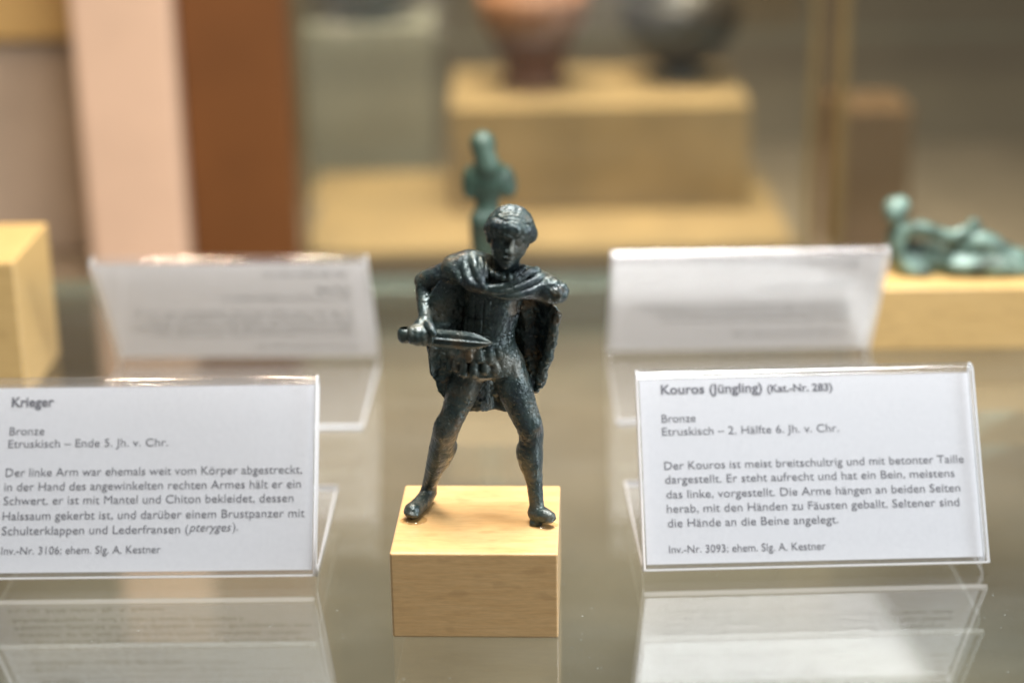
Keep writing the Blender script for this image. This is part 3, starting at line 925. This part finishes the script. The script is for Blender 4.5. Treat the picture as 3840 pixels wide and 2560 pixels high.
def text_mesh(body, u0, s0, u1, size, bold=0.0, shear=0.0):
    c = bpy.data.curves.new("text_line", 'FONT')
    c.body = body; c.size = size * MM; c.offset = bold * MM; c.shear = shear
    c.resolution_u = 3
    o = bpy.data.objects.new("text_line", c)
    COL.objects.link(o)
    bpy.context.view_layer.update()
    dg = bpy.context.evaluated_depsgraph_get()
    me = bpy.data.meshes.new_from_object(o.evaluated_get(dg))
    bpy.data.objects.remove(o)
    xs = [v.co.x for v in me.vertices]
    x0, x1 = min(xs), max(xs)
    k = (u1 - u0) * MM / (x1 - x0)
    for v in me.vertices:
        u = u0 + (v.co.x - x0) * k / MM; s = s0 + v.co.y / MM
        v.co = Vector(card_point(u, s, 0.16)) * MM
    me.name = "text_line"
    me.materials.clear(); me.materials.append(M_INK)
    return me

def holder(x, y, rz, label, clabel, group):
    h = bpy.data.objects.new("label_holder", HM); COL.objects.link(h)
    h.location = Vector((x, y, 0)) * MM; h.rotation_euler = (0, 0, rz)
    tag(h, label, "label holder", group)
    c = bpy.data.objects.new("label_card", CM.copy()); COL.objects.link(c)
    c.location = h.location; c.rotation_euler = h.rotation_euler
    tag(c, clabel, "label card", group + " cards")
    return c

def lines(card, rows):
    for body, (u0, s0, u1, s1), size, bold, shear in rows:
        o = bpy.data.objects.new("text_line", text_mesh(body, u0, s0, u1, size, bold, shear))
        COL.objects.link(o); o.parent = card

G = "clear acrylic label holders on the glass shelf"
fr = holder(107.2, 17.2, 0.02, "clear acrylic holder with the Kouros card, right of the warrior's block", "white printed card headed Kouros (Jüngling) in acrylic holder", G)
lines(fr, [
    ("Kouros (Jüngling)", (-47.05,57.86,-13.83,57.81), 4.3, 0.10, 0),
    ("(Kat.-Nr. 283)", (-12.26,57.78,9.16,57.72), 3.5, 0.08, 0),
    ("Bronze", (-47.19,48.45,-36.11,48.48), 3.8, 0, 0),
    ("Etruskisch – 2. Hälfte 6. Jh. v. Chr.", (-47.24,44.13,10.37,43.79), 3.8, 0, 0),
    ("Der Kouros ist meist breitschultrig und mit betonter Taille", (-47.03,32.97,50.29,32.37), 3.8, 0, 0),
    ("dargestellt. Er steht aufrecht und hat ein Bein, meistens", (-46.96,28.41,46.94,27.88), 3.8, 0, 0),
    ("das linke, vorgestellt. Die Arme hängen an beiden Seiten", (-46.75,23.59,48.39,23.16), 3.8, 0, 0),
    ("herab, mit den Händen zu Fäusten geballt. Seltener sind", (-46.82,18.93,47.73,18.50), 3.8, 0, 0),
    ("die Hände an die Beine angelegt.", (-46.76,14.29,8.22,13.80), 3.8, 0, 0),
    ("Inv.-Nr. 3093; ehem. Slg. A. Kestner", (-46.72,5.89,3.61,5.64), 3.6, 0, 0)])
fl = holder(-107.7, 16.9, -0.0111, "clear acrylic holder with the Krieger card, left of the warrior's block", "white printed card headed Krieger in acrylic holder", G)
lines(fl, [
    ("Krieger", (-45.21,56.61,-31.37,56.73), 4.5, 0.12, 0),
    ("Bronze", (-45.42,47.21,-34.04,47.36), 3.8, 0, 0),
    ("Etruskisch – Ende 5. Jh. v. Chr.", (-45.62,43.04,6.45,43.44), 3.8, 0, 0),
    ("Der linke Arm war ehemals weit vom Körper abgestreckt,", (-45.96,33.59,50.25,34.07), 3.9, 0, 0),
    ("in der Hand des angewinkelten rechten Armes hält er ein", (-46.13,28.90,49.91,29.52), 3.9, 0, 0),
    ("Schwert. er ist mit Mantel und Chiton bekleidet, dessen", (-46.16,24.36,47.60,24.87), 3.9, 0, 0),
    ("Halssaum gekerbt ist, und darüber einem Brustpanzer mit", (-46.17,19.41,51.33,20.17), 3.9, 0, 0),
    ("Schulterklappen und Lederfransen (", (-46.19,14.62,14.00,15.09), 3.9, 0, 0),
    ("pteryges", (14.14,15.09,27.74,15.22), 3.9, 0, 0.28),
    (").", (28.16,15.22,29.98,15.34), 3.9, 0, 0),
    ("Inv.-Nr. 3106; ehem. Slg. A. Kestner", (-45.99,8.31,5.25,8.74), 3.6, 0, 0)])

# cards of the far side: their print only shows through the paper, too soft to read
def blurred_print(card, rows, seed):
    r = random.Random(seed)
    for s, ua, ub, h in rows:
        vs, fs = [], []
        u = ua
        while u < ub:
            wd = min(r.uniform(3.0, 10.0), ub - u)
            x = u
            while x < u + wd - 0.4:                      # letter-sized strokes
                lw = r.uniform(0.5, 0.85); hh = h * r.choice((0.72, 0.72, 1.0))
                k = len(vs)
                for du, ds in ((0, 0), (lw, 0), (lw, hh), (0, hh)):
                    vs.append(tuple(c * MM for c in card_point(x + du, s + ds, 0.14)))
                fs.append((k, k + 1, k + 2, k + 3))
                x += lw + 0.55
            u += wd + 1.6
        me = bpy.data.meshes.new("text_line"); me.from_pydata(vs, [], fs)
        me.materials.append(M_INK)
        o = bpy.data.objects.new("text_line", me); COL.objects.link(o); o.parent = card

rl = holder(-100.2, 215.5, math.pi - 0.028, "back of acrylic label holder beside the tall empty beech block", "back of a white card with print showing through, beside the tall empty block", G)
blurred_print(rl, [(55, -46, -12, 2.9), (45, -46, -33, 2.6), (40, -46, 6, 2.6), (30.5, -46, 44, 2.6), (26, -46, 38, 2.6), (21.5, -46, 46, 2.6), (17, -46, 42, 2.6), (8, -46, -4, 2.4)], 3)
rr = holder(106.5, 215.1, math.pi + 0.001, "back of acrylic label holder in front of the reclining bronze", "back of a white card with print showing through, in front of the reclining bronze", G)
blurred_print(rr, [(56, -44, 18, 3.0), (47, -44, -32, 2.6), (42, -44, -6, 2.6), (31, -44, 46, 2.6), (26.5, -44, 40, 2.6), (22, -44, 34, 2.6), (12, -44, 4, 2.4)], 5)

# ------------------------------------------------------------------ the neighbouring case
slabs = [
    ("display_plinth", (-32, 797, -89.5), (186, 950, -12), M_PLINTH, 2, "ochre display plinth carrying the terracotta goblet", "plinth"),
    ("grey_plinth", (-152, 960, -149.5), (-48, 1060, 20), M_GREYBOX, 2, "tall grey green plinth under the green bowl", "plinth"),
    ("brown_plinth", (262, 860, -149.5), (318, 930, -32), M_BROWNBOX, 2, "small brown plinth behind the brass uprights", "plinth"),
    ("plaster_pillar", (-262, 640, -88), (-199, 705, 800), M_PILLAR, 3, "pale pink plaster pillar left of the orange wooden panel", "pillar"),
    ("timber_upright", (-198, 655, -88), (-129, 680, 800), M_ORANGE, 2, "upright orange brown wooden panel beside the pink pillar", "panel"),
    ("side_bench", (-520, 610, -149.5), (-129, 830, -88.5), M_BENCH, 2, "low brown bench carrying the pink pillar and orange timber upright", "bench"),
    ("side_cabinet", (-520, 704, -88), (-272, 828, 57.5), M_CABINET, 2, "grey brown cabinet left of the pink pillar, under a bright shelf board", "cabinet"),
    ("side_plinth", (-460, 700, 58), (-276, 800, 112), M_BEECH2, 1, "bright wooden shelf board left of the pink pillar", "shelf"),
]
low = empty("low_plinth", (34, 810, -149.5))
tag(low, "broad low plinth with ochre top board behind the glass shelf", "plinth")
link("top_board", box_mesh("top_board", (-174, -108, 51), (174, 115, 59.5), 1.5), M_PLINTH, low)
link("base", box_mesh("base", (-170, -100, 0), (170, 110, 50.8), 1.0), M_BENCH, low)

for nm, lo, hi, m, bv, lb, ct in slabs:
    c = ((lo[0] + hi[0]) / 2, (lo[1] + hi[1]) / 2, lo[2])
    o = link(nm, box_mesh(nm, tuple(lo[i] - c[i] for i in range(3)), tuple(hi[i] - c[i] for i in range(3)), bv), m)
    o.location = Vector(c) * MM
    tag(o, lb, ct)

case = empty("glass_case", (42, 690, -149.5))
tag(case, "neighbouring glass case with slim brass uprights before the ochre plinths", "glass case")
for x, wd in ((213, 5), (231, 7), (-126, 3)):
    o = link("upright", box_mesh("upright", (-wd / 2, -5, 0), (wd / 2, 5, 900), 0.8), M_GOLD, case)
    o.location = Vector((x - 42, 0, 0)) * MM
for x0, x1 in ((-124, 210), (236, 620)):
    me = box_mesh("pane", ((x0 - x1) / 2, -2.5, 0), ((x1 - x0) / 2, 2.5, 330))
    o = link("pane", me, [M_PANE, M_GLASS_EDGE], case)
    for p in me.polygons: p.material_index = 0 if abs(p.normal.y) > 0.9 else 1
    o.location = Vector(((x0 + x1) / 2 - 42, 0, 0)) * MM

vase = empty("terracotta_goblet", (31, 873, -12))
tag(vase, "orange and dark brown terracotta goblet on ochre plinth", "vase")
link("bowl", lathe_mesh("bowl", [(0, 34), (20, 34.5), (30, 38), (37, 46), (41, 58), (42, 72), (39.5, 72), (38, 58), (33, 48), (20, 40), (0, 39)]), M_TERRA, vase, True)
link("foot", lathe_mesh("foot", [(0, 0.3), (25, 0.3), (25, 4), (22, 9), (23, 18), (28, 28), (34, 40), (20, 40), (0, 40)]), M_TERRA_D, vase, True)

dk = empty("black_glazed_cup", (143, 890, -12))
tag(dk, "black glazed cup beside the terracotta goblet", "cup")
link("bowl", lathe_mesh("bowl", [(0, 12), (16, 12), (34, 22), (44, 40), (46, 62), (43, 62), (41, 40), (30, 26), (0, 18)]), M_BLACKG, dk, True)
link("foot", lathe_mesh("foot", [(0, 0.3), (24, 0.3), (24, 4), (13, 8), (13, 14), (0, 14)]), M_BLACKG, dk, True)

gb = empty("green_bowl", (-105, 1005, 20))
tag(gb, "green bronze bowl on tall grey plinth", "bowl")
link("bowl", lathe_mesh("bowl", [(0, 6), (20, 6), (38, 18), (46, 36), (48, 60), (45, 60), (43, 36), (34, 22), (0, 12)]), M_GREEN, gb, True)
link("foot", lathe_mesh("foot", [(0, 0.3), (22, 0.3), (20, 4), (16, 8), (0, 8)]), M_GREEN, gb, True)
